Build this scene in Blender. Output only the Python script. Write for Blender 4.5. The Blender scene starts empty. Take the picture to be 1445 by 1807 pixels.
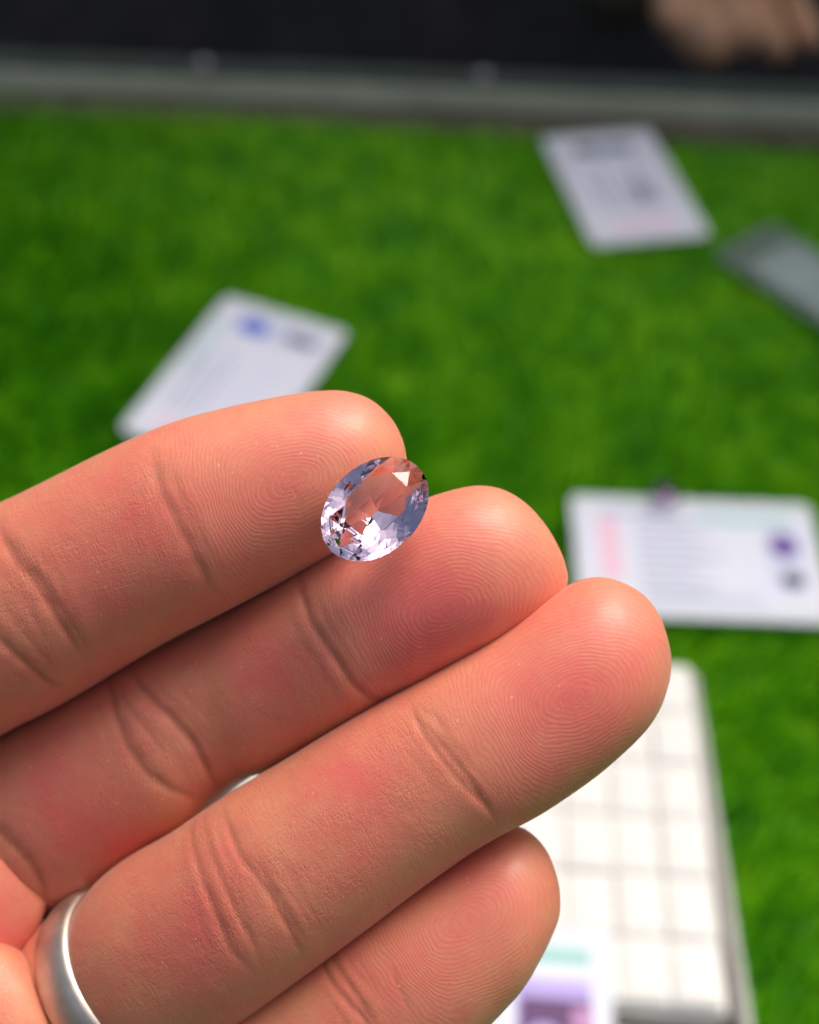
import bpy, bmesh, math, random
import numpy as np
from mathutils import Vector, Matrix

random.seed(4); rng = np.random.default_rng(4)
sc = bpy.context.scene
MM = 0.001
# ------------------------------------------------------------------ camera
F_PX, CX, CY = 2400.0, 722.5, 903.5
PITCH, ROLL, H = math.radians(47.4), math.radians(3.8), 0.350
_c, _s = math.cos(PITCH), math.sin(PITCH)
FW = np.array([0, _c, -_s]); _rt = np.array([1.0, 0, 0]); _up = np.array([0, _s, _c])
RT = math.cos(ROLL)*_rt + math.sin(ROLL)*_up
UP = -math.sin(ROLL)*_rt + math.cos(ROLL)*_up
EYE = np.array([0, 0, H])
cam = bpy.data.cameras.new('camera'); camo = bpy.data.objects.new('camera', cam)
sc.collection.objects.link(camo); sc.camera = camo
m = Matrix([[RT[0], UP[0], -FW[0], 0], [RT[1], UP[1], -FW[1], 0], [RT[2], UP[2], -FW[2], H], [0, 0, 0, 1]])
camo.matrix_world = m
cam.sensor_fit = 'HORIZONTAL'; cam.sensor_width = 36.0; cam.lens = 36.0*F_PX/1445.0
cam.clip_start = 0.01; cam.clip_end = 100
cam.dof.use_dof = True; cam.dof.focus_distance = 0.1405
cam.dof.aperture_fstop = cam.lens*MM/(2*0.0018)
# ------------------------------------------------------------------ light
SUN_EL, SUN_AZ = math.radians(60), math.radians(38)      # azimuth clockwise from +Y
w = bpy.data.worlds.new('World'); sc.world = w; w.use_nodes = True
nt = w.node_tree; bg = nt.nodes['Background']
sky = nt.nodes.new('ShaderNodeTexSky'); sky.sky_type = 'NISHITA'; sky.sun_disc = False
sky.sun_elevation = SUN_EL; sky.sun_rotation = SUN_AZ; sky.air_density = 1.0; sky.dust_density = 10.0; sky.ozone_density = .6
nt.links.new(sky.outputs[0], bg.inputs[0]); bg.inputs[1].default_value = 0.115
sun = bpy.data.lights.new('sun', 'SUN'); sun.energy = 2.4; sun.angle = math.radians(34); sun.color = (1, .97, .93)
suno = bpy.data.objects.new('sun', sun); sc.collection.objects.link(suno)
sd = Vector((math.sin(SUN_AZ)*math.cos(SUN_EL), math.cos(SUN_AZ)*math.cos(SUN_EL), math.sin(SUN_EL)))
suno.rotation_euler = sd.to_track_quat('Z', 'Y').to_euler()
sc.view_settings.view_transform = 'Standard'; sc.view_settings.look = 'None'
sc.view_settings.exposure = 0.2; sc.view_settings.gamma = 1.0
sc.cycles.max_bounces = 14; sc.cycles.transmission_bounces = 12; sc.cycles.transparent_max_bounces = 8
sc.cycles.use_denoising = True
sc.cycles.caustics_refractive = True; sc.cycles.blur_glossy = .3

# ------------------------------------------------------------------ helpers
def unproj(px, py, z):
    """point seen at a pixel of the photograph, z metres in front of the lens"""
    px = np.asarray(px, float); py = np.asarray(py, float); z = np.asarray(z, float)
    return EYE + z[..., None]*(FW + ((px-CX)/F_PX)[..., None]*RT - ((py-CY)/F_PX)[..., None]*UP)
def proj(P):
    d = P-EYE; z = d@FW
    return CX+F_PX*(d@RT)/z, CY-F_PX*(d@UP)/z
def on_plane(px, py, h=0.0):
    d = FW+(px-CX)/F_PX*RT-(py-CY)/F_PX*UP
    return Vector(EYE+d*((h-H)/d[2]))
def tag(o, label=None, cat=None, group=None, kind=None):
    if label: o['label'] = label
    if cat: o['category'] = cat
    if group: o['group'] = group
    if kind: o['kind'] = kind
    return o
def link(name, me, mat=None, parent=None, smooth=False):
    o = bpy.data.objects.new(name, me); sc.collection.objects.link(o)
    if mat is not None and not me.materials: me.materials.append(mat)
    if smooth:
        me.polygons.foreach_set('use_smooth', np.ones(len(me.polygons), bool))
    if parent is not None: o.parent = parent
    return o
def mesh(name, V, Fc):
    me = bpy.data.meshes.new(name); me.from_pydata([tuple(v) for v in V], [], Fc); me.update(); return me
def empty(name, loc=(0, 0, 0), rz=0):
    o = bpy.data.objects.new(name, None); sc.collection.objects.link(o); o.location = loc; o.rotation_euler = (0, 0, rz)
    o.empty_display_size = .01; return o
def grid_mesh(P, close_ends=True):
    """P: (n stations, m around, 3) closed tube"""
    n, k = P.shape[:2]
    V = P.reshape(-1, 3)
    i = np.arange(n-1)[:, None]*k; j = np.arange(k)[None, :]; j2 = (j+1) % k
    Q = np.stack([i+j, i+j2, i+k+j2, i+k+j], -1).reshape(-1, 4)
    nv = len(V); tris = []
    if close_ends:
        c0 = P[0].mean(0); c1 = P[-1].mean(0); V = np.vstack([V, c0, c1])
        for a in range(k):
            b = (a+1) % k
            tris.append((nv, b, a)); tris.append((nv+1, (n-1)*k+a, (n-1)*k+b))
    T = np.array(tris, int).reshape(-1, 3)
    me = bpy.data.meshes.new('tube')
    me.vertices.add(len(V)); me.vertices.foreach_set('co', V.ravel())
    nl = len(Q)*4+len(T)*3
    me.loops.add(nl); me.loops.foreach_set('vertex_index', np.concatenate([Q.ravel(), T.ravel()]).astype(np.int32))
    me.polygons.add(len(Q)+len(T))
    st = np.concatenate([np.arange(len(Q))*4, len(Q)*4+np.arange(len(T))*3]).astype(np.int32)
    me.polygons.foreach_set('loop_start', st)
    me.update(calc_edges=True); me.validate()
    return me
def spline(pts, n, dense_end=False, vals=None):
    """Catmull-Rom by arc length"""
    p = np.array(pts, float); q = np.vstack([2*p[0]-p[1], p, 2*p[-1]-p[-2]])
    out = []
    for i in range(1, len(q)-2):
        t = np.linspace(0, 1, 40, endpoint=False)[:, None]
        a, b, c, d = q[i-1], q[i], q[i+1], q[i+2]
        out.append(.5*((2*b)+(-a+c)*t+(2*a-5*b+4*c-d)*t*t+(-a+3*b-3*c+d)*t**3))
    out.append(p[-1:]); o = np.vstack(out)
    L = np.r_[0, np.cumsum(np.linalg.norm(np.diff(o[:, :2], axis=0), axis=1))]; L /= L[-1]
    t = np.linspace(0, 1, n) if np.isscalar(n) else n
    return np.stack([np.interp(t, L, o[:, k]) for k in range(o.shape[1])], 1)
def union(meshes, name):
    """one continuous surface out of closed overlapping ones; material index tells which one a face came from"""
    objs = []
    for k, me in enumerate(meshes):
        for q in range(len(meshes)): me.materials.append(SLOTS[q])
        me.polygons.foreach_set('material_index', np.full(len(me.polygons), k, np.int32))
        o = bpy.data.objects.new('t', me); sc.collection.objects.link(o); objs.append(o)
    base = objs[0]
    for o in objs[1:]:
        md = base.modifiers.new('b', 'BOOLEAN'); md.operation = 'UNION'; md.object = o
        md.solver = 'MANIFOLD'
        try: md.material_mode = 'INDEX'
        except Exception: pass
    bpy.context.view_layer.update()
    ev = base.evaluated_get(bpy.context.evaluated_depsgraph_get())
    out = bpy.data.meshes.new_from_object(ev); out.name = name
    for o in objs: bpy.data.objects.remove(o)
    return out
SLOTS = [bpy.data.materials.new('slot%d' % k) for k in range(14)]

# ------------------------------------------------------------------ materials
class NT:
    def __init__(s, name):
        s.m = bpy.data.materials.new(name); s.m.use_nodes = True; s.t = s.m.node_tree
        s.b = s.t.nodes['Principled BSDF']; s.out = s.t.nodes['Material Output']
    def n(s, typ, **kw):
        o = s.t.nodes.new(typ)
        for k, v in kw.items():
            if k.startswith('i_'): o.inputs[k[2:].replace('_', ' ')].default_value = v
            else: setattr(o, k, v)
        return o
    def l(s, a, b): s.t.links.new(a, b)
    def val(s, x, inp):
        if isinstance(x, (int, float)): inp.default_value = x
        else: s.l(x, inp)
    def math(s, op, a, b=0.0, c=0.0, clamp=False):
        o = s.t.nodes.new('ShaderNodeMath'); o.operation = op; o.use_clamp = clamp
        s.val(a, o.inputs[0]); s.val(b, o.inputs[1]); s.val(c, o.inputs[2]); return o.outputs[0]
    def mix(s, f, a, b):
        o = s.t.nodes.new('ShaderNodeMix'); o.data_type = 'RGBA'
        s.val(f, o.inputs[0])
        for x, i in ((a, 6), (b, 7)):
            if isinstance(x, tuple): o.inputs[i].default_value = (*x, 1) if len(x) == 3 else x
            else: s.l(x, o.inputs[i])
        return o.outputs[2]
    def attr(s, name):
        o = s.t.nodes.new('ShaderNodeAttribute'); o.attribute_name = name; return o.outputs['Fac']
    def noise(s, vec, scale, detail=4, rough=.55):
        o = s.t.nodes.new('ShaderNodeTexNoise'); o.inputs['Scale'].default_value = scale
        o.inputs['Detail'].default_value = detail; o.inputs['Roughness'].default_value = rough
        if vec is not None: s.l(vec, o.inputs['Vector'])
        return o.outputs['Fac']
    def ramp(s, f, *stops):
        o = s.t.nodes.new('ShaderNodeValToRGB'); s.l(f, o.inputs[0]); e = o.color_ramp.elements
        while len(e) < len(stops): e.new(.5)
        for el, (p, c) in zip(e, stops): el.position = p; el.color = (*c, 1)
        return o.outputs[0]
    def geo(s): return s.t.nodes.new('ShaderNodeTexCoord').outputs['Object']
def simple(name, col, rough=.5, metal=0, var=.15, scale=60, bump=0, bscale=300, bdist=.0003, **kw):
    M = NT(name); P = M.geo(); f = M.noise(P, scale)
    a = tuple(min(1, c*(1-var)) for c in col); b = tuple(min(1, c*(1+var)) for c in col)
    M.l(M.ramp(f, (.3, a), (.7, b)), M.b.inputs['Base Color'])
    M.b.inputs['Roughness'].default_value = rough; M.b.inputs['Metallic'].default_value = metal
    if bump:
        bp = M.n('ShaderNodeBump'); bp.inputs['Strength'].default_value = bump; bp.inputs['Distance'].default_value = bdist
        M.l(M.noise(P, bscale), bp.inputs['Height']); M.l(bp.outputs[0], M.b.inputs['Normal'])
    for k, v in kw.items(): M.b.inputs[k.replace('_', ' ')].default_value = v
    return M.m

def skin_material():
    M = NT('skin'); B = M.b
    P = M.geo()
    u, v = M.attr('pad_u'), M.attr('pad_v')
    cmb = M.n('ShaderNodeCombineXYZ'); M.l(u, cmb.inputs[0]); M.l(v, cmb.inputs[1]); uv = cmb.outputs[0]
    red, amt, cr = M.attr('redness'), M.attr('ridge_amount'), M.attr('crease')
    # colour: blotchy warm skin, redder where blood shows
    n1 = M.noise(P, 110, 4, .6); n2 = M.noise(P, 420, 4, .6); n3 = M.noise(P, 1900, 4, .65)
    r = M.math('ADD', red, M.math('MULTIPLY', M.math('SUBTRACT', n1, .5), 1.3))
    r = M.math('ADD', r, M.math('MULTIPLY', M.math('SUBTRACT', n2, .5), .7), clamp=True)
    SKC = M.mix(M.math('MULTIPLY_ADD', n3, .5, -.10, clamp=True), SK_A, (.80, .38, .25))
    col = M.mix(r, SKC, SK_B)
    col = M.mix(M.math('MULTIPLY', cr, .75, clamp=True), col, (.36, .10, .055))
    # friction ridges
    wob = M.math('MULTIPLY', M.noise(uv, .22, 2), 26.0)
    wob2 = M.math('MULTIPLY', M.noise(uv, 1.1, 2), 2.2)
    ph = M.math('ADD', M.attr('ridge_phase'), M.math('ADD', wob, wob2))
    rid = M.math('MULTIPLY_ADD', M.math('SINE', ph), .5, .5)
    rid = M.math('POWER', rid, .7)
    var = M.math('MULTIPLY_ADD', M.noise(uv, .9, 3), 1.6, -.25, clamp=True)
    ramt = M.math('MULTIPLY', amt, var)
    col = M.mix(M.math('MULTIPLY', M.math('MULTIPLY', rid, ramt), .24), col, SK_R)
    # fine crossing lines between the joints
    mp = M.n('ShaderNodeMapping'); M.l(uv, mp.inputs[0]); mp.inputs['Scale'].default_value = (.22, 1.9, 1); mp.inputs['Rotation'].default_value = (0, 0, .12)
    w1 = M.noise(mp.outputs[0], 1.1, 4, .6)
    mp2 = M.n('ShaderNodeMapping'); M.l(uv, mp2.inputs[0]); mp2.inputs['Scale'].default_value = (2.0, .5, 1); mp2.inputs['Rotation'].default_value = (0, 0, .25)
    w2 = M.noise(mp2.outputs[0], 1.0, 4, .6)
    vor = M.n('ShaderNodeTexVoronoi'); vor.feature = 'DISTANCE_TO_EDGE'; M.l(P, vor.inputs['Vector']); vor.inputs['Scale'].default_value = 2600
    h = M.math('MULTIPLY', rid, M.math('MULTIPLY', ramt, .62))
    inv = M.math('SUBTRACT', 1.0, amt)
    wr = M.math('MULTIPLY', M.math('ADD', w1, w2), M.math('MULTIPLY_ADD', inv, .45, .25))
    h = M.math('ADD', h, wr)
    h = M.math('ADD', h, M.math('MULTIPLY', M.math('MINIMUM', vor.outputs['Distance'], .25), M.math('MULTIPLY_ADD', inv, 1.2, .1)))
    # scattered short wrinkles and flakes
    mp3 = M.n('ShaderNodeMapping'); M.l(uv, mp3.inputs[0]); mp3.inputs['Scale'].default_value = (.10, .62, 1); mp3.inputs['Rotation'].default_value = (0, 0, -.35)
    l1 = M.math('ABSOLUTE', M.math('SUBTRACT', M.noise(mp3.outputs[0], 2.2, 3, .5), .5))
    l1 = M.math('MINIMUM', M.math('MULTIPLY', l1, 22.0), 1.0)
    mp4 = M.n('ShaderNodeMapping'); M.l(uv, mp4.inputs[0]); mp4.inputs['Scale'].default_value = (.55, .12, 1); mp4.inputs['Rotation'].default_value = (0, 0, .2)
    l2 = M.math('ABSOLUTE', M.math('SUBTRACT', M.noise(mp4.outputs[0], 2.4, 3, .5), .5))
    l2 = M.math('MINIMUM', M.math('MULTIPLY', l2, 22.0), 1.0)
    msk = M.math('MULTIPLY_ADD', M.noise(uv, .21, 2), 3.0, -1.1, clamp=True)
    h = M.math('ADD', h, M.math('MULTIPLY', M.math('ADD', l1, l2), M.math('MULTIPLY', msk, M.math('MULTIPLY_ADD', inv, .65, .12))))
    h = M.math('ADD', h, M.math('MULTIPLY', n3, .7))
    bp = M.n('ShaderNodeBump'); bp.inputs['Strength'].default_value = 1.0; bp.inputs['Distance'].default_value = .000036
    M.l(h, bp.inputs['Height']); M.l(bp.outputs[0], B.inputs['Normal'])
    vs = M.n('ShaderNodeTexVoronoi'); M.l(P, vs.inputs['Vector']); vs.inputs['Scale'].default_value = 620
    spk = M.math('MULTIPLY', M.math('LESS_THAN', vs.outputs['Distance'], .085), M.math('GREATER_THAN', M.noise(P, 150, 2), .54))
    col = M.mix(M.math('MULTIPLY', spk, .3), col, (.92, .66, .52))
    M.l(col, B.inputs['Base Color'])
    M.l(M.math('MULTIPLY_ADD', n2, .25, .42), B.inputs['Roughness'])
    B.inputs['Subsurface Weight'].default_value = .38
    B.inputs['Subsurface Radius'].default_value = (1.0, .32, .16); B.inputs['Subsurface Scale'].default_value = .0013
    B.inputs['Specular IOR Level'].default_value = .6
    B.inputs['Sheen Weight'].default_value = .18; B.inputs['Sheen Roughness'].default_value = .35; B.inputs['Sheen Tint'].default_value = (1, .93, .88, 1)
    B.inputs['Coat Weight'].default_value = .14; B.inputs['Coat Roughness'].default_value = .3
    return M.m
SK_A, SK_B, SK_R = (.67, .238, .122), (.72, .128, .108), (.86, .38, .27)
SKIN = skin_material()

# ------------------------------------------------------------------ the hand
NEAR = {}
def finger(U, L, depth, n=330, k=176, front=.84, back=.80, p=2.15, groove=None):
    """U, L: traced edges from root to tip, depth: [(fraction, mm)] of the core line"""
    t = 1-(1-np.linspace(0, 1, n))**1.35; t = t*.9995
    u = spline(U, t); l = spline(L, t)
    zc = np.interp(t, [d[0] for d in depth], [d[1]*MM for d in depth])
    ks = 15; pad = np.pad(zc, ks, mode='edge'); zc = np.convolve(pad, np.ones(2*ks+1)/(2*ks+1), 'valid')
    A = unproj(u[:, 0], u[:, 1], zc); Bp = unproj(l[:, 0], l[:, 1], zc)
    C = (A+Bp)/2; W = (A-Bp)/2; hw = np.linalg.norm(W, axis=1)
    axis = np.gradient(C, axis=0); 
    hws = hw.copy()
    # tilt the sections with the run of the finger in depth
    ax = axis/np.linalg.norm(axis, axis=1)[:, None]
    Wn = W/np.maximum(hw[:, None], 1e-9)
    D = np.cross(ax, Wn); D /= np.linalg.norm(D, axis=1)[:, None]
    sg = np.sign((D@FW).mean()); D *= sg                      # D points away from the lens
    tipw = np.clip((t-.86)/.10, 0, 1)[:, None]
    D = D*(1-tipw)+FW*tipw; D /= np.linalg.norm(D, axis=1)[:, None]
    th = np.linspace(0, 2*np.pi, k, endpoint=False)
    cs, sn = np.cos(th), np.sin(th)
    e = 2/p
    cc = np.sign(cs)*np.abs(cs)**e; ss = np.sign(sn)*np.abs(sn)**e
    thick = np.where(ss < 0, front, back)
    g = np.ones(n)
    if groove:
        for gt, gw, ga in groove: g *= 1+ga*np.exp(-((t-gt)/gw)**2)
    P = C[:, None]+W[:, None]*cc[None, :, None]*g[:, None, None]+D[:, None]*(hws[:, None]*g[:, None]*(ss*thick)[None, :])[..., None]
    return P
def seg_dist(px, py, line):
    p = spline(line, 40); best = np.full(px.shape, 1e9); tt = np.zeros(px.shape)
    for i in range(len(p)-1):
        a, b = p[i], p[i+1]; d = b-a; q = ((px-a[0])*d[0]+(py-a[1])*d[1])/(d@d+1e-9); q = np.clip(q, 0, 1)
        r = np.hypot(px-a[0]-q*d[0], py-a[1]-q*d[1]); mk = r < best
        best = np.where(mk, r, best); tt = np.where(mk, (i+q)/(len(p)-1), tt)
    return best, tt
# crease: (line, half width px, depth mm)
CREASES = {
 'index': [([(268,778),(276,820),(286,865),(310,913),(342,976),(372,1030),(400,1062)], 15, .42), ([(296,800),(312,850),(330,905),(360,965),(385,1010)], 9, .12),
           ([(-6,900),(5,940),(28,985),(58,1022),(90,1070),(125,1125),(160,1170)], 12, .65), ([(30,990),(62,1010),(100,1060),(140,1120),(168,1165)], 8, .3),
           ([(-30,1080),(0,1126),(50,1172),(85,1200),(120,1215)], 11, .6), ([(-10,1050),(30,1100),(70,1150),(110,1185)], 7, .2)],
 'middle': [([(528,985),(533,1036),(551,1097),(592,1159),(623,1205),(660,1232),(700,1240)], 11, .8), ([(560,1010),(568,1070),(600,1135),(640,1190)], 9, .12),
            ([(228,1170),(239,1193),(265,1229),(309,1272),(342,1312),(375,1372),(395,1400)], 13, .8), ([(190,1175),(196,1205),(208,1265),(232,1325),(272,1372),(315,1396),(360,1408)], 13, .75),
            ([(205,1190),(225,1240),(262,1290),(300,1340)], 9, .3),
            ([(-20,1440),(10,1475),(45,1510),(70,1545),(85,1590)], 14, .9)],
 'ring': [([(722,1222),(731,1252),(745,1290),(772,1329),(814,1380),(857,1422),(885,1455)], 8, .42), ([(745,1270),(783,1318),(826,1372),(868,1436),(880,1462)], 7, .4),
          ([(735,1240),(760,1262),(790,1295)], 5, .2),
          ([(395,1410),(403,1452),(426,1510),(465,1560),(500,1618),(530,1675),(545,1700)], 10, .5), ([(352,1420),(343,1450),(341,1491),(364,1568),(387,1622),(411,1677),(457,1723)], 9, .45),
          ([(366,1420),(362,1455),(375,1510),(411,1595),(440,1650),(470,1705)], 7, .35), ([(440,1500),(470,1545),(510,1610),(545,1672)], 6, .25)],
 'pinky': [([(550,1650),(564,1679),(584,1728),(619,1773),(652,1807),(670,1830)], 9, .5), ([(572,1650),(582,1679),(604,1718),(639,1773),(670,1810)], 8, .35),
           ([(690,1700),(705,1745),(730,1790)], 6, .15)],
}
_r = random.Random(7)
for _k in list(CREASES):
    extra = []
    for line, wd, dp in CREASES[_k]:
        if dp < .35: continue
        for off in (-34, -22, 20, 32, 46):
            n_ = len(line); a0 = _r.uniform(0, .35); b0 = _r.uniform(.6, 1)
            sub = [line[i] for i in range(n_) if a0 <= i/(n_-1) <= b0]
            if len(sub) < 3: continue
            o_ = off+_r.uniform(-5, 5); sk_ = _r.uniform(-12, 12)
            extra.append(([(x+o_*.85+sk_*i/len(sub)+_r.uniform(-3, 3), y-o_*.5+_r.uniform(-3, 3)) for i, (x, y) in enumerate(sub)], 6, _r.uniform(.06, .15)))
    CREASES[_k] = CREASES[_k]+extra
# whorl core px, axis direction px, ridge reach
PADS = {'index': ((520,850),(-.93,.37)), 'middle': ((790,1075),(-.87,.5)), 'ring': ((1020,1230),(-.85,.53)), 'pinky': ((830,1620),(-.80,.6))}
REDS = {'index': [(230,900,110,.5),(500,860,130,.45),(150,1040,90,.35)], 'middle': [(760,1080,130,.75),(450,1170,90,.4),(120,1400,90,.5),(210,1480,70,.5)],
        'ring': [(980,1220,130,.6),(640,1400,120,.3),(350,1650,90,.5)], 'pinky': [(850,1580,90,.55),(700,1720,100,.35)], 'mound': [(0,1640,120,.25),(-60,1750,140,.3)]}
def crease_disp(P, name):
    sh = P.shape; V = P.reshape(-1, 3).copy(); px, py = proj(V); z = (V-EYE)@FW
    k = sh[1]; front = np.tile(np.sin(np.linspace(0, 2*np.pi, k, endpoint=False)) < .15, sh[0])
    for line, wd, dp in CREASES.get(name, []):
        ln = np.array(line); bb = (px > ln[:, 0].min()-60) & (px < ln[:, 0].max()+60) & (py > ln[:, 1].min()-60) & (py < ln[:, 1].max()+60) & front
        if not bb.any(): continue
        d, tt = seg_dist(px[bb], py[bb], line)
        fade = np.sin(np.clip(np.minimum(tt, 1-tt)*4, 0, 1)*np.pi/2)**2
        a = dp*.28*MM*fade*(.75+.5*np.sin(tt*17+dp*40)**2)*(np.exp(-(d/(wd*.62))**2)+.25*np.exp(-(d/(wd*1.8))**2)-.16*np.exp(-((d-wd*2.4)/(wd*1.3))**2))
        V[bb] += FW*a[:, None]
    # soft undulation of the flesh
    return V.reshape(sh)
FINGERS = {}
FINGERS['index'] = finger(
  U=[(-900,1290),(-600,1165),(-300,1030),(-100,938),(0,893),(90,850),(190,800),(268,764),(340,737),(430,714),(500,700),(560,691),(610,691),(655,706),(690,738),(710,775),(718,815),(716,838)],
  L=[(-900,1760),(-600,1600),(-300,1450),(-100,1352),(0,1296),(100,1246),(230,1168),(300,1128),(400,1078),(480,1036),(540,1003),(590,976),(630,952),(665,925),(692,895),(708,865),(716,838)],
  depth=[(0,186),(.25,172),(.52,156),(.75,149.5),(.9,147.5),(1,147.5)], n=420)
FINGERS['middle'] = finger(
  U=[(-500,1560),(-200,1405),(0,1292),(110,1230),(200,1178),(330,1108),(450,1045),(560,985),(640,935),(700,902),(760,877),(810,862),(850,857),(890,865),(930,890),(965,930),(990,975),(1001,1010),(1001,1026)],
  L=[(-300,1860),(-60,1700),(90,1618),(200,1556),(290,1492),(350,1454),(400,1403),(445,1370),(500,1354),(560,1320),(640,1270),(690,1238),(760,1206),(830,1165),(880,1136),(920,1112),(950,1090),(975,1068),(992,1048),(999,1036),(1001,1026)],
  depth=[(0,186),(.22,172),(.33,164),(.45,160),(.55,158),(.7,151.5),(.85,148),(1,147.5)], n=400)
FINGERS['ring'] = finger(
  U=[(-150,1790),(-20,1692),(60,1635),(122,1592),(200,1533),(300,1470),(400,1402),(500,1342),(600,1280),(700,1222),(800,1165),(880,1115),(950,1065),(1000,1035),(1040,1020),(1082,1022),(1130,1046),(1162,1087),(1180,1140),(1182,1170)],
  L=[(60,2140),(190,1990),(250,1925),(310,1880),(380,1832),(450,1785),(560,1702),(660,1628),(740,1567),(820,1510),(870,1478),(910,1456),(960,1428),(1040,1373),(1100,1322),(1135,1286),(1160,1250),(1175,1215),(1181,1190),(1182,1170)],
  depth=[(0,174),(.12,165),(.2,159.5),(.32,152.5),(.42,149.5),(.7,146),(.9,146.5),(1,147.5)], n=420,
  groove=[(.224,.018,-.07),(.285,.03,.02)])
FINGERS['pinky'] = finger(
  U=[(60,2070),(200,1960),(345,1807),(450,1743),(560,1668),(650,1605),(740,1546),(800,1503),(850,1472),(890,1459),(930,1467),(965,1502),(984,1552),(988,1590)],
  L=[(240,2330),(360,2200),(480,2100),(560,2035),(640,1985),(720,1930),(790,1873),(840,1825),(870,1795),(920,1740),(950,1692),(972,1650),(985,1618),(988,1590)],
  depth=[(0,160),(.4,154),(.7,150),(1,149.5)], n=380)
# fleshy mounds of the palm under each finger
FINGERS['mound'] = finger(
  U=[(-1100,1900),(-700,1700),(-400,1570),(-200,1490),(-80,1465),(-20,1480),(30,1520),(66,1562),(80,1592),(76,1612)],
  L=[(-900,2300),(-600,2080),(-360,1930),(-200,1850),(-80,1780),(-20,1735),(20,1695),(50,1662),(68,1635),(76,1612)],
  depth=[(0,180),(.5,163),(.85,157),(1,158.5)], n=220, k=120, front=.56)
FINGERS['mound_ring'] = finger(
  U=[(-1000,2150),(-600,1940),(-300,1770),(-150,1690),(-60,1660),(0,1668),(36,1690),(62,1722),(80,1755)],
  L=[(-700,2700),(-400,2450),(-150,2230),(0,2120),(90,2040),(130,1980),(140,1900),(120,1830),(80,1755)],
  depth=[(0,180),(.5,157),(.85,153),(1,154)], n=200, k=120, front=.50)
FINGERS['mound_pinky'] = finger(
  U=[(-900,2500),(-500,2250),(-200,2060),(-60,1990),(40,1960),(120,1990),(170,2060)],
  L=[(-500,3100),(-200,2850),(40,2600),(160,2440),(220,2300),(220,2160),(170,2060)],
  depth=[(0,185),(.5,170),(1,166)], n=140, k=90)
FINGERS['palm'] = finger(
  U=[(-2000,1900),(-1500,1600),(-1000,1330),(-700,1220),(-450,1180),(-250,1260),(-100,1450),(-60,1700)],
  L=[(-1300,3300),(-1000,3050),(-650,2900),(-300,2750),(-50,2500),(40,2250),(20,2000),(-60,1700)],
  depth=[(0,215),(.5,186),(.8,178),(1,176)], n=160, k=120, front=.32, back=.32, p=2.6)
FINGERS['thumb'] = finger(
  U=[(-1700,1500),(-1400,1150),(-1100,850),(-850,600),(-650,440),(-480,370),(-360,400),(-330,480)],
  L=[(-1250,2000),(-1000,1500),(-820,1150),(-640,900),(-500,740),(-400,640),(-345,560),(-330,480)],
  depth=[(0,200),(.5,175),(1,158)], n=160, k=90)
FINGERS['forearm'] = finger(
  U=[(-5200,4200),(-4000,3250),(-3000,2500),(-2400,2120),(-1900,1850),(-1500,1750),(-1250,2000)],
  L=[(-4100,5400),(-3100,4500),(-2300,3800),(-1800,3350),(-1450,3000),(-1280,2550),(-1250,2000)],
  depth=[(0,300),(.5,235),(1,200)], n=120, k=90, front=.6, back=.6, p=2.2)
order = list(FINGERS)
meshes = []
for nm in order:
    P = FINGERS[nm]; P = crease_disp(P, nm)
    me = grid_mesh(P)
    bm = bmesh.new(); bm.from_mesh(me); bmesh.ops.recalc_face_normals(bm, faces=bm.faces)
    bm.to_mesh(me); bm.free(); meshes.append(me)
hand = union(meshes, 'hand')
nv = len(hand.vertices); print('hand verts', nv)
co = np.empty(nv*3); hand.vertices.foreach_get('co', co); co = co.reshape(-1, 3)
mi = np.empty(len(hand.polygons), np.int32); hand.polygons.foreach_get('material_index', mi)
ls = np.empty(len(hand.polygons), np.int32); hand.polygons.foreach_get('loop_start', ls)
lt = np.empty(len(hand.polygons), np.int32); hand.polygons.foreach_get('loop_total', lt)
lv = np.empty(len(hand.loops), np.int32); hand.loops.foreach_get('vertex_index', lv)
vid = np.zeros(nv, np.int32); vid[lv] = np.repeat(mi, lt)
px, py = proj(co)
A = {k: np.zeros(nv) for k in ('pad_u', 'pad_v', 'ridge_phase', 'ridge_amount', 'redness', 'crease')}
S = 147/F_PX           # mm per px at the fingers
for fi, nm in enumerate(order):
    mk = vid == fi
    if not mk.any(): continue
    x, y = px[mk], py[mk]
    (cx, cy), (ax, ay) = PADS.get(nm, ((0, 1650), (-.87, .5)))
    uu = -((x-cx)*ax+(y-cy)*ay)*S; vv = (-(x-cx)*ay+(y-cy)*ax)*S
    A['pad_u'][mk] = uu+31*fi; A['pad_v'][mk] = vv
    if nm in PADS:
        lam = .43
        up = np.where(uu > 0, uu, uu*.80)
        r = np.sqrt((up*.72)**2+(vv+.10*up)**2+.4)
        # below the core the lines flatten to run across the finger
        r2 = np.abs(uu)*.8+.045*vv**2/(1+np.abs(uu)*.12)
        k = np.clip((-uu-4)/6, 0, 1); k = k*k*(3-2*k)
        d = r*(1-k)+(r2+.8)*k
        A['ridge_phase'][mk] = 2*np.pi*d/lam
        A['ridge_amount'][mk] = np.clip((uu+15)/4.5, 0.0, 1)*.85*np.clip(r/2.2, .25, 1)+.06
        amt = A['ridge_amount'][mk]
    rd = np.zeros(len(x))+.22
    for (rx, ry, rr, ra) in REDS.get(nm, []):
        rd += ra*np.exp(-((x-rx)**2+(y-ry)**2)/rr**2)
    A['redness'][mk] = rd
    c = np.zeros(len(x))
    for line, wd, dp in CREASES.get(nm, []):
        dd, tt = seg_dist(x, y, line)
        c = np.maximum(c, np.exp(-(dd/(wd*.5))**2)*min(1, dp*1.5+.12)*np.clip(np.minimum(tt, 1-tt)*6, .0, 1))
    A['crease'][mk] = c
for k, a in A.items():
    at = hand.attributes.new(k, 'FLOAT', 'POINT'); at.data.foreach_set('value', a.astype(np.float32))
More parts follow.
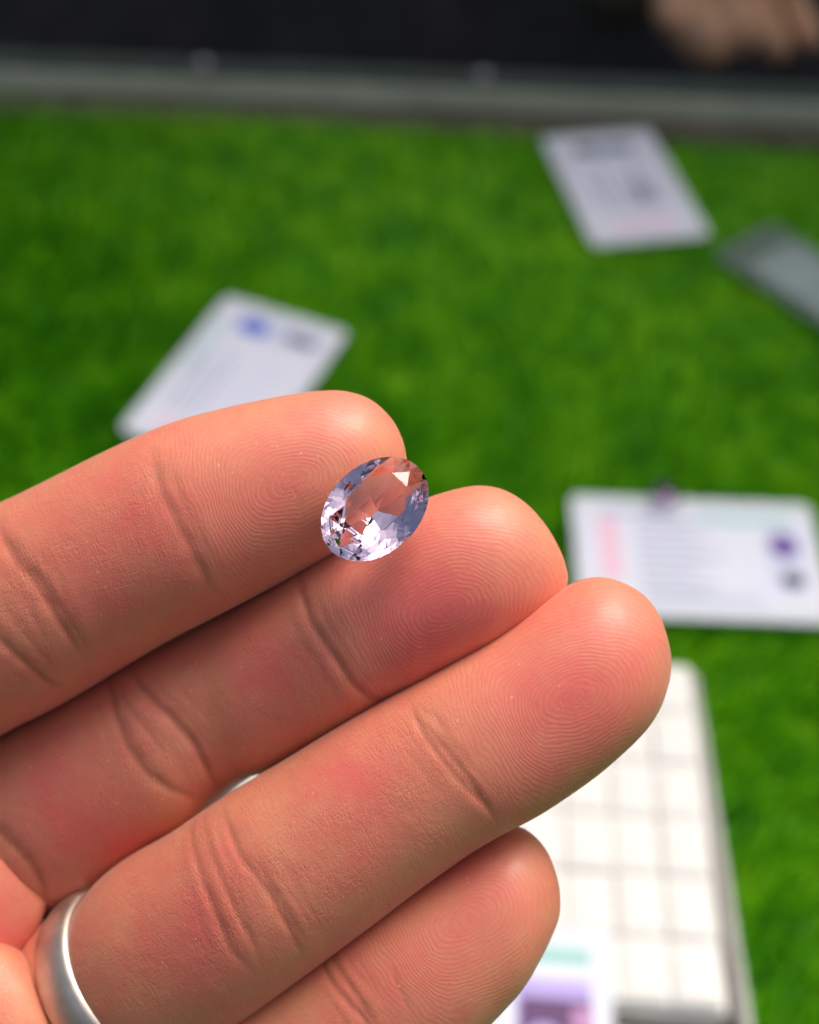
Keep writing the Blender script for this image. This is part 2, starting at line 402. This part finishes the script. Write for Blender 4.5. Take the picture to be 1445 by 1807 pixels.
# sharp seams only where two fingers meet
bm = bmesh.new(); bm.from_mesh(hand)
for e in bm.edges:
    if len(e.link_faces) == 2:
        a, b = e.link_faces
        if a.material_index != b.material_index and a.normal.angle(b.normal, 0) > .5: e.smooth = False
for f in bm.faces: f.smooth = True; f.material_index = 0
bm.to_mesh(hand); bm.free()
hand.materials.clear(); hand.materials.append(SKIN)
ho = bpy.data.objects.new('hand', hand); sc.collection.objects.link(ho)
tag(ho, 'left hand seen from its palm, four fingers together, gem balanced between index and middle fingertips', 'hand')

# ------------------------------------------------------------------ finger ring (band)
def band():
    P = FINGERS['ring']; n = len(P); t = 1-(1-np.linspace(0, 1, n))**1.35
    i0 = int(np.argmin(abs(t-.229)))
    C = P.mean(1); c = C[i0]
    ax = C[i0+14]-C[i0-14]; ax /= np.linalg.norm(ax)
    Wv = P[i0, 0]-P[i0, P.shape[1]//2]; hw = np.linalg.norm(Wv)/2; Wn = Wv/np.linalg.norm(Wv)
    Wn = Wn-ax*(Wn@ax); Wn /= np.linalg.norm(Wn); D = np.cross(ax, Wn)
    K = 128; th = np.linspace(0, 2*np.pi, K, endpoint=False)
    half, thk = .0031, .0012
    prof = [(-half, -.0002), (-half, thk*.35), (-half*.82, thk*.72), (-half*.4, thk*.98), (0, thk*1.05), (half*.4, thk*.98), (half*.82, thk*.72), (half, thk*.35), (half, -.0002)]
    V = []
    for a in th:
        rad = Wn*math.cos(a)*hw*1.0+D*math.sin(a)*hw*.86
        rn = rad/np.linalg.norm(rad)
        for (x, r) in prof: V.append(c+ax*x+rad*.985+rn*r)
    m_ = len(prof); Fc = [(i*m_+j, i*m_+(j+1) % m_, ((i+1) % K)*m_+(j+1) % m_, ((i+1) % K)*m_+j) for i in range(K) for j in range(m_)]
    return mesh('band', V, Fc)
M = NT('brushed_silver'); B = M.b
B.inputs['Metallic'].default_value = 1
M.l(M.ramp(M.noise(M.geo(), 260, 4), (.3, (.56, .50, .43)), (.7, (.76, .69, .60))), B.inputs['Base Color'])
M.l(M.math('MULTIPLY_ADD', M.noise(M.geo(), 900, 4), .2, .40), B.inputs['Roughness'])
SILVER = M.m
me = band(); bo = link('finger_ring', me, SILVER, smooth=True)
bm = bmesh.new(); bm.from_mesh(me); bmesh.ops.recalc_face_normals(bm, faces=bm.faces); bm.to_mesh(me); bm.free()
tag(bo, 'plain brushed silver band worn at the base of the third finger', 'ring')

# ------------------------------------------------------------------ gemstones
def gem_mesh(a, b, crown=1.45, pav=3.9, girdle=.22, seed=0):
    """oval brilliant, mm, table toward +Z"""
    ell = lambda r, ang: (a*r*math.cos(ang), b*r*math.sin(ang))
    V = []; R = {}
    def add(k, r, ang, z): R[k] = len(V); x, y = ell(r, ang); V.append((x, y, z))
    N = 8
    for i in range(N):
        add(('t', i), .60, 2*math.pi*(i+.5)/N, crown)
        add(('s', i), .80, 2*math.pi*i/N, crown*.58)
    G = 32
    for i in range(G):
        an = 2*math.pi*i/G
        add(('g', i), 1.0, an, girdle/2); add(('h', i), 1.0, an, -girdle/2)
    Q = 16
    for i in range(Q): add(('q', i), .80, 2*math.pi*i/Q, -girdle/2-pav*.27)
    for i in range(N): add(('p', i), .50, 2*math.pi*(i+.5)/N, -girdle/2-pav*.60)
    for i in range(2): add(('c', i), .07*(1-2*i), 0, -pav-girdle/2)
    Fc = [[R[('t', i)] for i in range(N)]]
    for i in range(N):
        j = (i-1) % N
        Fc.append([R[('t', j)], R[('s', i)], R[('t', i)]])                                   # star
        g = i*4; nx = (i+1) % N
        mid = (g+2) % G
        Fc.append([R[('t', i)], R[('s', i)], R[('g', mid)], R[('s', nx)]])
        Fc.append([R[('s', i)], R[('g', g)], R[('g', (g+1) % G)], R[('g', mid)]])
        Fc.append([R[('s', nx)], R[('g', mid)], R[('g', (g+3) % G)], R[('g', (g+4) % G)]])
        for d in range(4):
            x, y = (g+d) % G, (g+d+1) % G
            Fc.append([R[('g', x)], R[('h', x)], R[('h', y)], R[('g', y)]])
        Fc.append([R[('p', i)], R[('q', 2*i)], R[('q', 2*i+1)]]); Fc.append([R[('p', i)], R[('q', 2*i+1)], R[('q', (2*i+2) % Q)]])
        Fc.append([R[('p', i)], R[('q', (2*i+2) % Q)], R[('p', nx)]])
        a_, b_ = R[('p', i)], R[('p', nx)]
        ci = 0 if math.cos(2*math.pi*(i+1)/N) > 1e-6 else 1
        if abs(math.cos(2*math.pi*(i+1)/N)) < 1e-6:
            Fc.append([R[('c', 0)], a_, R[('c', 1)]] if math.sin(2*math.pi*(i+1)/N) > 0 else [R[('c', 1)], a_, R[('c', 0)]])
            Fc.append([R[('c', 1)], a_, b_] if math.sin(2*math.pi*(i+1)/N) > 0 else [R[('c', 0)], a_, b_])
        else: Fc.append([R[('c', ci)], a_, b_])
    for i in range(Q):
        h0, h1, h2 = R[('h', (2*i) % G)], R[('h', (2*i+1) % G)], R[('h', (2*i+2) % G)]
        q0, q1 = R[('q', i)], R[('q', (i+1) % Q)]
        Fc += [[q0, h1, h0], [q0, q1, h1], [q1, h2, h1]]
    me = mesh('gem', [tuple(q*MM for q in v) for v in V], Fc)
    bm = bmesh.new(); bm.from_mesh(me); bmesh.ops.triangulate(bm, faces=[f for f in bm.faces if len(f.verts) == 4 and f.calc_area() > 1e-7])
    bmesh.ops.recalc_face_normals(bm, faces=bm.faces); bm.to_mesh(me); bm.free()
    return me
def gem_material(name, col, dens, ior=1.55):
    M = NT(name); B = M.b
    B.inputs['Base Color'].default_value = (1, 1, 1, 1)
    B.inputs['Roughness'].default_value = 0.0; B.inputs['IOR'].default_value = ior
    B.inputs['Transmission Weight'].default_value = 1.0
    va = M.n('ShaderNodeVolumeAbsorption'); va.inputs['Color'].default_value = (*col, 1); va.inputs['Density'].default_value = dens
    M.l(va.outputs[0], M.out.inputs['Volume'])
    return M.m
gm = gem_mesh(6.35, 4.6, 1.45, 3.45)
go = link('gemstone', gm, gem_material('pale_amethyst', (.66, .53, .74), 125))
zt = .1375
gc = unproj(662, 897, .1378)
def frame(xd, tilt):     # tilt: normal's lean in picture directions (right, up)
    Nn = -FW+RT*tilt[0]+UP*tilt[1]; Nn /= np.linalg.norm(Nn)
    X = RT*xd[0]+UP*xd[1]; X = X-Nn*(X@Nn); X /= np.linalg.norm(X); Y = np.cross(Nn, X)
    return X, Y, Nn
X, Y, Nn = frame((.66, .75), (.08, .35))
go.matrix_world = Matrix([[X[i], Y[i], Nn[i], gc[i]] for i in range(3)]+[[0, 0, 0, 1]])
tag(go, 'pale lilac oval faceted gemstone resting between index and middle fingertips', 'gemstone')

# ------------------------------------------------------------------ table, turf
TURF_Z = -.011
TAB_Y1 = on_plane(722, 212, 0).y
me = mesh('table', [(-.9, -.35, TURF_Z), (.9, -.35, TURF_Z), (.9, TAB_Y1+.02, TURF_Z), (-.9, TAB_Y1+.02, TURF_Z),
                    (-.9, -.35, TURF_Z-.03), (.9, -.35, TURF_Z-.03), (.9, TAB_Y1+.02, TURF_Z-.03), (-.9, TAB_Y1+.02, TURF_Z-.03)],
          [(0, 1, 2, 3), (4, 7, 6, 5), (0, 4, 5, 1), (1, 5, 6, 2), (2, 6, 7, 3), (3, 7, 4, 0)])
TG = simple('turf_backing', (.05, .24, .012), .8, var=.3, scale=90)
tb = link('table_top', me, TG); tag(tb, 'table top covered by the green artificial turf', 'table')
def turf(name, n, x0, x1, y0, y1, hgt):
    bx = rng.uniform(x0, x1, n); by = rng.uniform(y0, y1, n); a = rng.uniform(0, 2*np.pi, n)
    # pile leaning in soft swirls
    la = 1.2*np.sin(bx*9+1)+1.1*np.cos(by*11)+rng.normal(0, .8, n)
    h = hgt*rng.uniform(.65, 1.1, n); lean = h*rng.uniform(.25, .9, n); wd = rng.uniform(.0005, .0009, n)
    wx, wy = np.cos(a)*wd, np.sin(a)*wd; lx, ly = np.cos(la)*lean, np.sin(la)*lean
    z0 = np.full(n, TURF_Z)
    V = np.stack([np.stack([bx-wx, by-wy, z0], 1), np.stack([bx+wx, by+wy, z0], 1),
                  np.stack([bx+wx*.8+lx*.4, by+wy*.8+ly*.4, z0+h*.6], 1), np.stack([bx-wx*.8+lx*.4, by-wy*.8+ly*.4, z0+h*.6], 1),
                  np.stack([bx+lx, by+ly, z0+h], 1)], 1).reshape(-1, 3)
    b = np.arange(n)[:, None]*5
    lp = np.concatenate([b+0, b+1, b+2, b+3, b+3, b+2, b+4], 1).ravel().astype(np.int32)
    me = bpy.data.meshes.new(name); me.vertices.add(len(V)); me.vertices.foreach_set('co', V.ravel())
    me.loops.add(len(lp)); me.loops.foreach_set('vertex_index', lp)
    me.polygons.add(2*n); st = (np.arange(n)[:, None]*7+np.array([[0, 4]])).ravel().astype(np.int32)
    me.polygons.foreach_set('loop_start', st); me.update(calc_edges=True); return me
M = NT('artificial_grass'); B = M.b; P = M.geo()
mp = M.n('ShaderNodeMapping'); M.l(P, mp.inputs[0]); mp.inputs['Scale'].default_value = (1, 1, 0)
f1 = M.noise(mp.outputs[0], 40, 6, .62); f2 = M.noise(mp.outputs[0], 420, 2)
fm = M.math('MULTIPLY_ADD', M.math('SUBTRACT', f2, .5), .55, f1)
M.l(M.ramp(fm, (.28, (.05, .30, .010)), (.45, (.13, .50, .004)), (.60, (.25, .64, .003)), (.76, (.44, .80, .04))), B.inputs['Base Color'])
B.inputs['Roughness'].default_value = .38; B.inputs['Specular IOR Level'].default_value = .5
GRASS = M.m
g = link('grass', turf('grass', 360000, -.62, .62, -.14, TAB_Y1-.004, .0115), GRASS)
tag(g, 'bright green artificial turf pile covering the table', 'artificial grass', kind='stuff')

# far rail of the table: stepped aluminium edging with screw heads
RZ = math.atan2((on_plane(1400, 225, 0)-on_plane(40, 168, 0)).y, (on_plane(1400, 225, 0)-on_plane(40, 168, 0)).x)
rail = empty('edge_rail', (0, TAB_Y1, 0), RZ)
tag(rail, 'dull grey metal edging with screw heads along the far side of the turf', 'rail')
ALU = simple('dull_aluminium', (.33, .38, .30), .5, metal=.4, var=.2, scale=25)
BRN = simple('shaded_strip', (.10, .09, .06), .7, var=.3, scale=40)  # shadow of the rail's step put into the dark brown colour
def boxm(x0, x1, y0, y1, z0, z1, bev=.001):
    bm = bmesh.new(); bmesh.ops.create_cube(bm, size=1)
    for v in bm.verts: v.co = ((x0+x1)/2+v.co.x*(x1-x0), (y0+y1)/2+v.co.y*(y1-y0), (z0+z1)/2+v.co.z*(z1-z0))
    if bev: bmesh.ops.bevel(bm, geom=list(bm.edges), offset=bev, segments=2, affect='EDGES')
    me = bpy.data.meshes.new('box'); bm.to_mesh(me); bm.free(); return me
link('lower_strip', boxm(-.8, .8, 0, .014, -.03, -.003), BRN, rail)
link('upper_strip', boxm(-.8, .8, .0143, .032, -.03, .0005), ALU, rail)
link('lip', boxm(-.8, .8, .0323, .042, -.03, .004), simple('lip_metal', (.16, .20, .18), .4, metal=.5), rail)
def dome(r, h, seg=20, rings=6):
    V = []; Fc = []
    for i in range(rings):
        a = i/rings*math.pi/2
        for j in range(seg): V.append((r*math.cos(a)*math.cos(2*math.pi*j/seg), r*math.cos(a)*math.sin(2*math.pi*j/seg), h*math.sin(a)))
    V.append((0, 0, h))
    for i in range(rings-1):
        for j in range(seg): Fc.append((i*seg+j, i*seg+(j+1) % seg, (i+1)*seg+(j+1) % seg, (i+1)*seg+j))
    for j in range(seg): Fc.append(((rings-1)*seg+j, (rings-1)*seg+(j+1) % seg, len(V)-1))
    Fc.append(tuple(range(seg))[::-1])
    return mesh('dome', V, Fc)
dm = dome(.0042, .003); SCR = simple('screw_steel', (.40, .44, .42), .4, metal=.8)
inv = (Matrix.Translation((0, TAB_Y1, 0)) @ Matrix.Rotation(RZ, 4, 'Z')).inverted()
for pxx, pyy in ((360, 92), (850, 114)):
    q = inv @ on_plane(pxx, pyy, .006)
    s_ = link('screw', dm, SCR, rail, True); s_.location = (q.x, .037, .004)

# ------------------------------------------------------------------ what lies beyond the table
FLOOR = simple('dark_floor', (.018, .018, .020), .8, var=.3, scale=6)
link('ground', mesh('ground', [(-6, -4, -.76), (6, -4, -.76), (6, 6, -.76), (-6, 6, -.76)], [(0, 1, 2, 3)]), FLOOR)['kind'] = 'structure'
# black cloth hanging behind the stall, with folds
n = 160; zz = np.linspace(-.75, .55, 14); V = []; Fc = []
for z_ in zz:
    for i in range(n):
        x = -1.2+2.4*i/(n-1); V.append((x, .98+.016*math.sin(x*23+.6*math.sin(x*7))*(1-.3*(z_+.75))+.006*math.sin(x*61), z_))
for a in range(len(zz)-1):
    for i in range(n-1): Fc.append((a*n+i, a*n+i+1, (a+1)*n+i+1, (a+1)*n+i))
cl = link('black_cloth', mesh('cloth', V, Fc), simple('black_fabric', (.085, .08, .078), .85, var=.3, scale=30, bump=.4, bscale=900, bdist=.0005), smooth=True)
md = cl.modifiers.new('s', 'SOLIDIFY'); md.thickness = .002
tag(cl, 'black cloth hanging in folds behind the far edge of the table', 'cloth')

# unseen overhead sheet, added to darken the far half of the table
V = []; Fc = []; nx, ny = 60, 16
for j in range(ny):
    for i in range(nx):
        x = -1.6+3.2*i/(nx-1); y = .84+.70*j/(ny-1)
        V.append((x, y, 1.20+.10*j/(ny-1)-.05*math.sin(math.pi*i/(nx-1)*4)**2-(.06 if j == 0 else 0)))
for j in range(ny-1):
    for i in range(nx-1): Fc.append((j*nx+i, j*nx+i+1, (j+1)*nx+i+1, (j+1)*nx+i))
cn = link('shade_sheet', mesh('shade_sheet', V, Fc), simple('dark_shade_sheet', (.05, .055, .06), .6, var=.2, scale=12), smooth=True)
md = cn.modifiers.new('s', 'SOLIDIFY'); md.thickness = .002
tag(cn, 'dark sheet added out of view overhead to shade the far side of the table', 'shade_sheet')

# ------------------------------------------------------------------ certificate cards
def card_mesh(W, L, r=.003, th=.0008):
    pts = []
    for cx, cy, a0 in ((W/2-r, L/2-r, 0), (-W/2+r, L/2-r, 90), (-W/2+r, -L/2+r, 180), (W/2-r, -L/2+r, 270)):
        for k in range(7):
            a = math.radians(a0+15*k); pts.append((cx+r*math.cos(a), cy+r*math.sin(a)))
    n = len(pts); V = [(x, y, 0) for x, y in pts]+[(x, y, th) for x, y in pts]
    Fc = [tuple(range(n))[::-1], tuple(range(n, 2*n))]+[(i, (i+1) % n, n+(i+1) % n, n+i) for i in range(n)]
    return mesh('card', V, Fc)
def paint(name, col, rough=.6): return simple(name, col, rough, var=.04, scale=200)
LAM = simple('laminated_card', (.62, .66, .75), .55, var=.03, scale=120)
WHITE = simple('card_white', (.69, .72, .84), .6, var=.02, scale=120)
PINK = paint('pink_print', (.80, .52, .66)); INK = paint('grey_print', (.30, .34, .50)); DARK = paint('dark_print', (.03, .04, .08))
BLUE = paint('blue_print', (.02, .10, .60)); TEAL = paint('teal_print', (.28, .56, .52)); PURP = paint('purple_print', (.12, .05, .32)); VIO = paint('violet_print', (.42, .34, .72))
MAUVE = paint('mauve_print', (.45, .22, .45)); PALE = paint('pale_print', (.58, .62, .80)); DPUR = paint('deep_purple_print', (.09, .03, .13)); GREEN = paint('green_print', (.50, .70, .62))
Z1 = .0008
def rect(name, parent, x0, x1, y0, y1, mat, lvl=1):
    z = Z1+.00012*lvl
    me = mesh(name, [(x0*MM, y0*MM, z-.0001), (x1*MM, y0*MM, z-.0001), (x1*MM, y1*MM, z-.0001), (x0*MM, y1*MM, z-.0001),
                     (x0*MM, y0*MM, z), (x1*MM, y0*MM, z), (x1*MM, y1*MM, z), (x0*MM, y1*MM, z)],
              [(4, 5, 6, 7), (0, 1, 5, 4), (1, 2, 6, 5), (2, 3, 7, 6), (3, 0, 4, 7)])
    return link(name, me, mat, parent)
def oval(name, parent, x, y, rx, ry, mat, lvl=2):
    z = Z1+.00012*lvl; V = [((x+rx*math.cos(a*math.pi/12))*MM, (y+ry*math.sin(a*math.pi/12))*MM, z) for a in range(24)]
    return link(name, mesh(name, V, [tuple(range(24))]), mat, parent)
def card(c0, cx_, cy_, label, W, L, h=0.0, name='certificate_card', cat='card', border=GREEN, tilt=0):
    """c0: a corner pixel, cx_: pixel of the corner along +x, cy_: along +y; the card keeps its true size"""
    a, b, c = (on_plane(*q, h) for q in (c0, cx_, cy_))
    ux = (b-a); uy = (c-a)
    ang = math.atan2(ux.y, ux.x); ang2 = math.atan2(uy.y, uy.x)-math.pi/2
    ang2 = (ang2-ang+math.pi) % (2*math.pi)-math.pi
    ang += ang2/2
    ctr = a+(ux+uy)/2
    e = empty(name, (ctr.x, ctr.y, h-Z1), ang); tag(e, label, cat, 'laminated gem certificates')
    e.rotation_euler.x = tilt
    link('laminate', card_mesh(W*MM, L*MM), LAM, e)
    ip = rect('printed_sheet', e, -W/2+3.5, W/2-3.5, -L/2+3.5, L/2-3.5, WHITE)
    rect('border_line', e, -W/2+4.5, W/2-4.5, L/2-5.4, L/2-4.8, border, 2); rect('border_line', e, -W/2+4.5, W/2-4.5, -L/2+4.8, -L/2+5.4, border, 2)
    return e
# right-hand card
e = card((1027, 1081), (1485, 1109), (1001, 867), 'white laminated certificate with pink column at left and purple gem photo, right of the fingertips', 85.6, 54)
rect('print_block', e, -34, -27, -12, 17, PINK, 2)
for k in range(9):
    rect('print_line', e, -21, (4, -2, 6, 0, 8, 2, -3, 5, 1)[k], 15-k*4.0, 16.1-k*4.0, INK, 2)
rect('print_line', e, -33, -2, 18.5, 20, INK, 2); rect('header_band', e, 2, 36, 16.5, 19.5, TEAL, 2)
rect('gem_photo', e, 24, 36, -14, 14, PALE, 2); oval('photo_gem', e, 30.3, 6.5, 5.2, 5.5, PURP, 3); oval('photo_gem', e, 31, -9, 4, 3.6, DARK, 3)
for k in range(2): rect('print_line', e, -20, 20, -17.5-k*2.6, -16.9-k*2.6, INK, 2)
# left card
e = card((228, 752), (444, 828), (400, 526), 'white laminated certificate with blue gem photo, partly behind the index finger', 54, 85.6)
rect('gem_photo', e, -16, 20, 24, 35, PALE, 2); oval('photo_gem', e, -8, 29.5, 6.5, 4.6, BLUE, 3); rect('print_block', e, 6, 19, 27, 31.5, DARK, 3)
for k in range(9): rect('print_line', e, (-19, -15, -11, -7, -3, 1, 5, 9, 13)[k], (-18, -14, -10, -6, -2, 2, 6, 10, 14)[k], -26, (12, 5, 16, 8, 14, 3, 17, 10, 15)[k], INK if k < 4 else PALE, 2)
rect('header_band', e, -21.5, -19.5, -5, 30, TEAL, 2); rect('print_block', e, -16, 16, -36, -31, PINK, 2)
# far card
e = card((1042, 442), (1250, 418), (958, 240), 'white laminated certificate with dark header and pink footer, near the far edge of the turf', 54, 85.6)
rect('print_block', e, -14, 14, 25, 33, INK, 2); oval('photo_gem', e, -9, 29, 5.5, 3.6, DARK, 3); rect('print_block', e, 1, 14, 27.5, 30.5, DARK, 3)
for k in range(6): rect('print_line', e, -14+k*5.4, -12.6+k*5.4, -20, (4, 12, -2, 8, 15, 0)[k], INK, 2)
rect('print_block', e, -14, 16, -33, -28, PINK, 2); rect('print_block', e, 4, 11, -14, 0, INK, 2)

# frosted sleeve at the right border
FRO = NT('frosted_plastic'); FRO.b.inputs['Base Color'].default_value = (.22, .30, .26, 1); FRO.b.inputs['Roughness'].default_value = .35
FRO.b.inputs['Transmission Weight'].default_value = .55; FRO.b.inputs['IOR'].default_value = 1.2
a = on_plane(1275, 440); b = on_plane(1365, 412); c_ = on_plane(1440, 585)
sl = empty('plastic_sleeve', ((on_plane(1318, 426)+on_plane(1505, 545))/2)[:], 0)
dv = on_plane(1505, 545)-on_plane(1318, 426); sl.rotation_euler.z = math.atan2(dv.y, dv.x)-math.pi/2
tag(sl, 'grey frosted plastic card sleeve lying on the turf at the right edge of the picture', 'sleeve')
link('sleeve_film', card_mesh(.040, dv.length*1.1, .004, .0006), FRO.m, sl)
q = link('paper_insert', card_mesh(.030, .050, .002, .0004), simple('insert_paper', (.20, .27, .27), .6), sl); q.location = (0, dv.length*.5-.02, .0008)

# loose purple stone at the top of the right-hand card
pk = on_plane(1178, 872, .004)
go2 = link('gemstone', gem_mesh(5.2, 4.2, 1.4, 3.4), gem_material('deep_violet_gem', (.35, .12, .42), 260))
go2.location = (pk.x, pk.y, .0055); go2.rotation_euler = (.35, .2, .6)
tag(go2, 'small dark violet gemstone lying on the top edge of the certificate at right', 'gemstone')

# ------------------------------------------------------------------ padded tray
TH = .022
tr = on_plane(1222, 1172, TH)
tray = empty('gem_tray', (0, 0, 0)); tag(tray, 'white padded tray with rows of small cushions in a grey frame, behind the fingertips', 'tray')
PADM = simple('white_leatherette', (.76, .76, .73), .85, var=.03, scale=150, bump=.2, bscale=2500, bdist=.0001)
GREY = simple('grey_tray_plastic', (.38, .37, .36), .5, var=.1, scale=60)
def pillow(W, L, hgt, n=9):
    V = []; 
    for j in range(n):
        for i in range(n):
            x, y = 2*i/(n-1)-1, 2*j/(n-1)-1
            sx = math.copysign(abs(x)**.8, x); sy = math.copysign(abs(y)**.8, y)
            z = hgt*((1-abs(sx)**5)*(1-abs(sy)**5))**.4
            V.append((sx*W/2, sy*L/2, z))
    Fc = [(j*n+i, j*n+i+1, (j+1)*n+i+1, (j+1)*n+i) for j in range(n-1) for i in range(n-1)]
    b0 = len(V); ring = [(i, 0) for i in range(n)]+[(n-1, j) for j in range(1, n)]+[(i, n-1) for i in range(n-2, -1, -1)]+[(0, j) for j in range(n-2, 0, -1)]
    idx = [j*n+i for i, j in ring]
    for q in idx: V.append((V[q][0], V[q][1], -.004))
    m_ = len(idx)
    for k in range(m_): Fc.append((idx[k], b0+k, b0+(k+1) % m_, idx[(k+1) % m_]))
    Fc.append(tuple(range(b0, b0+m_))[::-1])
    return mesh('pad', V, Fc)
CWD, CLN = .0130, .0176
pm = pillow(CWD-.0001, CLN-.0001, .0011)
NC, NR = 11, 6
XR = on_plane(1212, 1165, TH).x; YT = tr.y
pads = empty('insert', (0, 0, 0)); bpy.data.objects.remove(pads)
for r_ in range(NR):
    for c in range(NC):
        o = link('cushion', pm, PADM, tray, True)
        o.location = (XR-CWD/2-c*CWD+rng.normal(0, .0001), YT-CLN/2-r_*CLN, TH-.0011+rng.normal(0, .00015)); o.rotation_euler = (rng.normal(0, .012), rng.normal(0, .012), rng.normal(0, .006))
x0 = XR-NC*CWD; y0 = YT-NR*CLN
link('insert_base', boxm(x0-.001, XR+.0012, y0-.001, YT+.0012, TURF_Z+.004, TH-.0021), simple('insert_white', (.86, .85, .81), .6), tray)
link('frame_floor', boxm(x0-.008, XR+.010, y0-.010, YT+.002, TURF_Z+.001, TURF_Z+.0035), GREY, tray)
fw_ = link('frame_wall', boxm(-.0010, .0018, y0-.0048-YT, .002, TURF_Z+.0036, TH-.006), GREY, tray); fw_.location = (XR+.0026, YT, 0); fw_.rotation_euler.z = .036
link('frame_wall', boxm(x0-.008, XR+.0135, y0-.010, y0-.005, TURF_Z+.0036, TH-.004), GREY, tray)
link('frame_wall', boxm(x0-.008, x0-.0045, y0-.0048, YT+.002, TURF_Z+.0036, TH-.008), GREY, tray)
# certificate lying on the tray
e = card((700, 1995), (1098, 1995), (690, 1640), 'white laminated certificate with teal header and purple gem photo, lying on the white tray', 54, 85.6, h=TH+.0012)
c_ = on_plane(1072, 1642, TH+.0012); e.location.x = c_.x-.027; e.location.y = c_.y-.0428; e.rotation_euler.z = math.radians(-.5)
rect('header_band', e, 3, 22, 33, 37, TEAL, 2); rect('header_band', e, -20, 1, 33.5, 36, GREEN, 2)
rect('gem_photo', e, 3, 22, 2, 29, VIO, 2); rect('photo_shadow', e, 4, 21.5, 13, 24, DPUR, 3); oval('photo_gem', e, 10, 11, 5.6, 6.5, VIO, 4); rect('photo_shadow', e, 17, 22, 3, 22, MAUVE, 4)
for k in range(8): rect('print_line', e, -20, (-2, -6, 0, -8, -4, -1, -7, -3)[k], 27-k*5, 28.2-k*5, INK, 2)

# ------------------------------------------------------------------ the seller's hand beyond the table
def tube(pts, rad, k=40, n=60):
    p = spline([(*a, r) for a, r in zip(pts, rad)], np.linspace(0, 1, n)) if False else None
    P0 = np.array(pts, float); L = np.r_[0, np.cumsum(np.linalg.norm(np.diff(P0, axis=0), axis=1))]; L /= L[-1]
    t = np.linspace(0, 1, n); C = np.stack([np.interp(t, L, P0[:, q]) for q in range(3)], 1)
    for _ in range(6): C[1:-1] = (C[:-2]+2*C[1:-1]+C[2:])/4
    R = np.interp(t, L, rad)
    ln = np.linalg.norm(P0[-1]-P0[0])
    s = np.cumsum(np.r_[0, np.linalg.norm(np.diff(C, axis=0), axis=1)]); d0 = s; d1 = s[-1]-s
    for d, rr in ((d0, rad[0]), (d1, rad[-1])):
        x = np.clip(d/rr, 0, 1); R = R*np.sqrt(np.maximum(1-(1-x)**2, 1e-4))
    T = np.gradient(C, axis=0); T /= np.linalg.norm(T, axis=1)[:, None]
    ref = np.array([.3, .2, 1.0]); N1 = np.cross(T, ref); N1 /= np.linalg.norm(N1, axis=1)[:, None]; N2 = np.cross(T, N1)
    th = np.linspace(0, 2*np.pi, k, endpoint=False)
    return grid_mesh(C[:, None]+R[:, None, None]*(N1[:, None]*np.cos(th)[None, :, None]+N2[:, None]*np.sin(th)[None, :, None]))
zc = .80
def up3(x, y, z=zc): return unproj(x, y, z)
sk = .80/F_PX  # m per px there
spec = [([(1560,-330,.90),(1450,-210,.86),(1330,-110,.82),(1290,-60,.80)], [.030,.028,.034,.034]),       # wrist and palm
        ([(1215,-60,.80),(1228,-10,.775),(1255,25,.77),(1278,42,.785)], [.018,.017,.016,.014]),
        ([(1285,-60,.80),(1298,-20,.77),(1312,10,.765),(1318,30,.78)], [.016,.015,.014,.012]),
        ([(1325,-70,.80),(1350,-10,.775),(1372,35,.77),(1378,55,.785)], [.0105,.010,.0092,.0085]),
        ([(1380,-80,.81),(1410,-20,.785),(1432,20,.78),(1436,45,.79)], [.009,.0088,.008,.0075]),
        ([(1230,-120,.80),(1195,-70,.775),(1190,-20,.765),(1205,15,.765)], [.012,.011,.010,.009])]
ms = [tube([up3(p[0]-8, p[1]+38, p[2]) for p in pts], rad) for pts, rad in spec]
for me in ms:
    bm = bmesh.new(); bm.from_mesh(me); bmesh.ops.recalc_face_normals(bm, faces=bm.faces); bm.to_mesh(me); bm.free()
sh = union(ms, 'seller_hand'); sh.materials.clear()
so = link('person_hand', sh, simple('tan_skin', (.82, .46, .25), .5, var=.18, scale=60), smooth=True)
sh.polygons.foreach_set('material_index', np.zeros(len(sh.polygons), np.int32))
tag(so, 'tan hand with loosely curled fingers beyond the far rail, at the top right corner', 'hand')
SLV = simple('olive_sleeve', (.07, .075, .06), .85, var=.3, scale=30, bump=.5, bscale=500)
slv = link('sleeve', tube([up3(1500,-290,.88), up3(1640,-420,.93), up3(1800,-560,1.0)], [.040, .046, .055]), SLV, so, smooth=True)
oc = link('olive_cloth', tube([up3(1110,-60,.90), up3(1085,-10,.88), up3(1080,14,.87)], [.030, .028, .020]), simple('olive_cloth', (.075, .075, .045), .9, var=.3, scale=40), smooth=True)
tag(oc, 'olive cloth bundle hanging beyond the rail, left of the tan hand', 'cloth')
for s_ in SLOTS: bpy.data.materials.remove(s_)
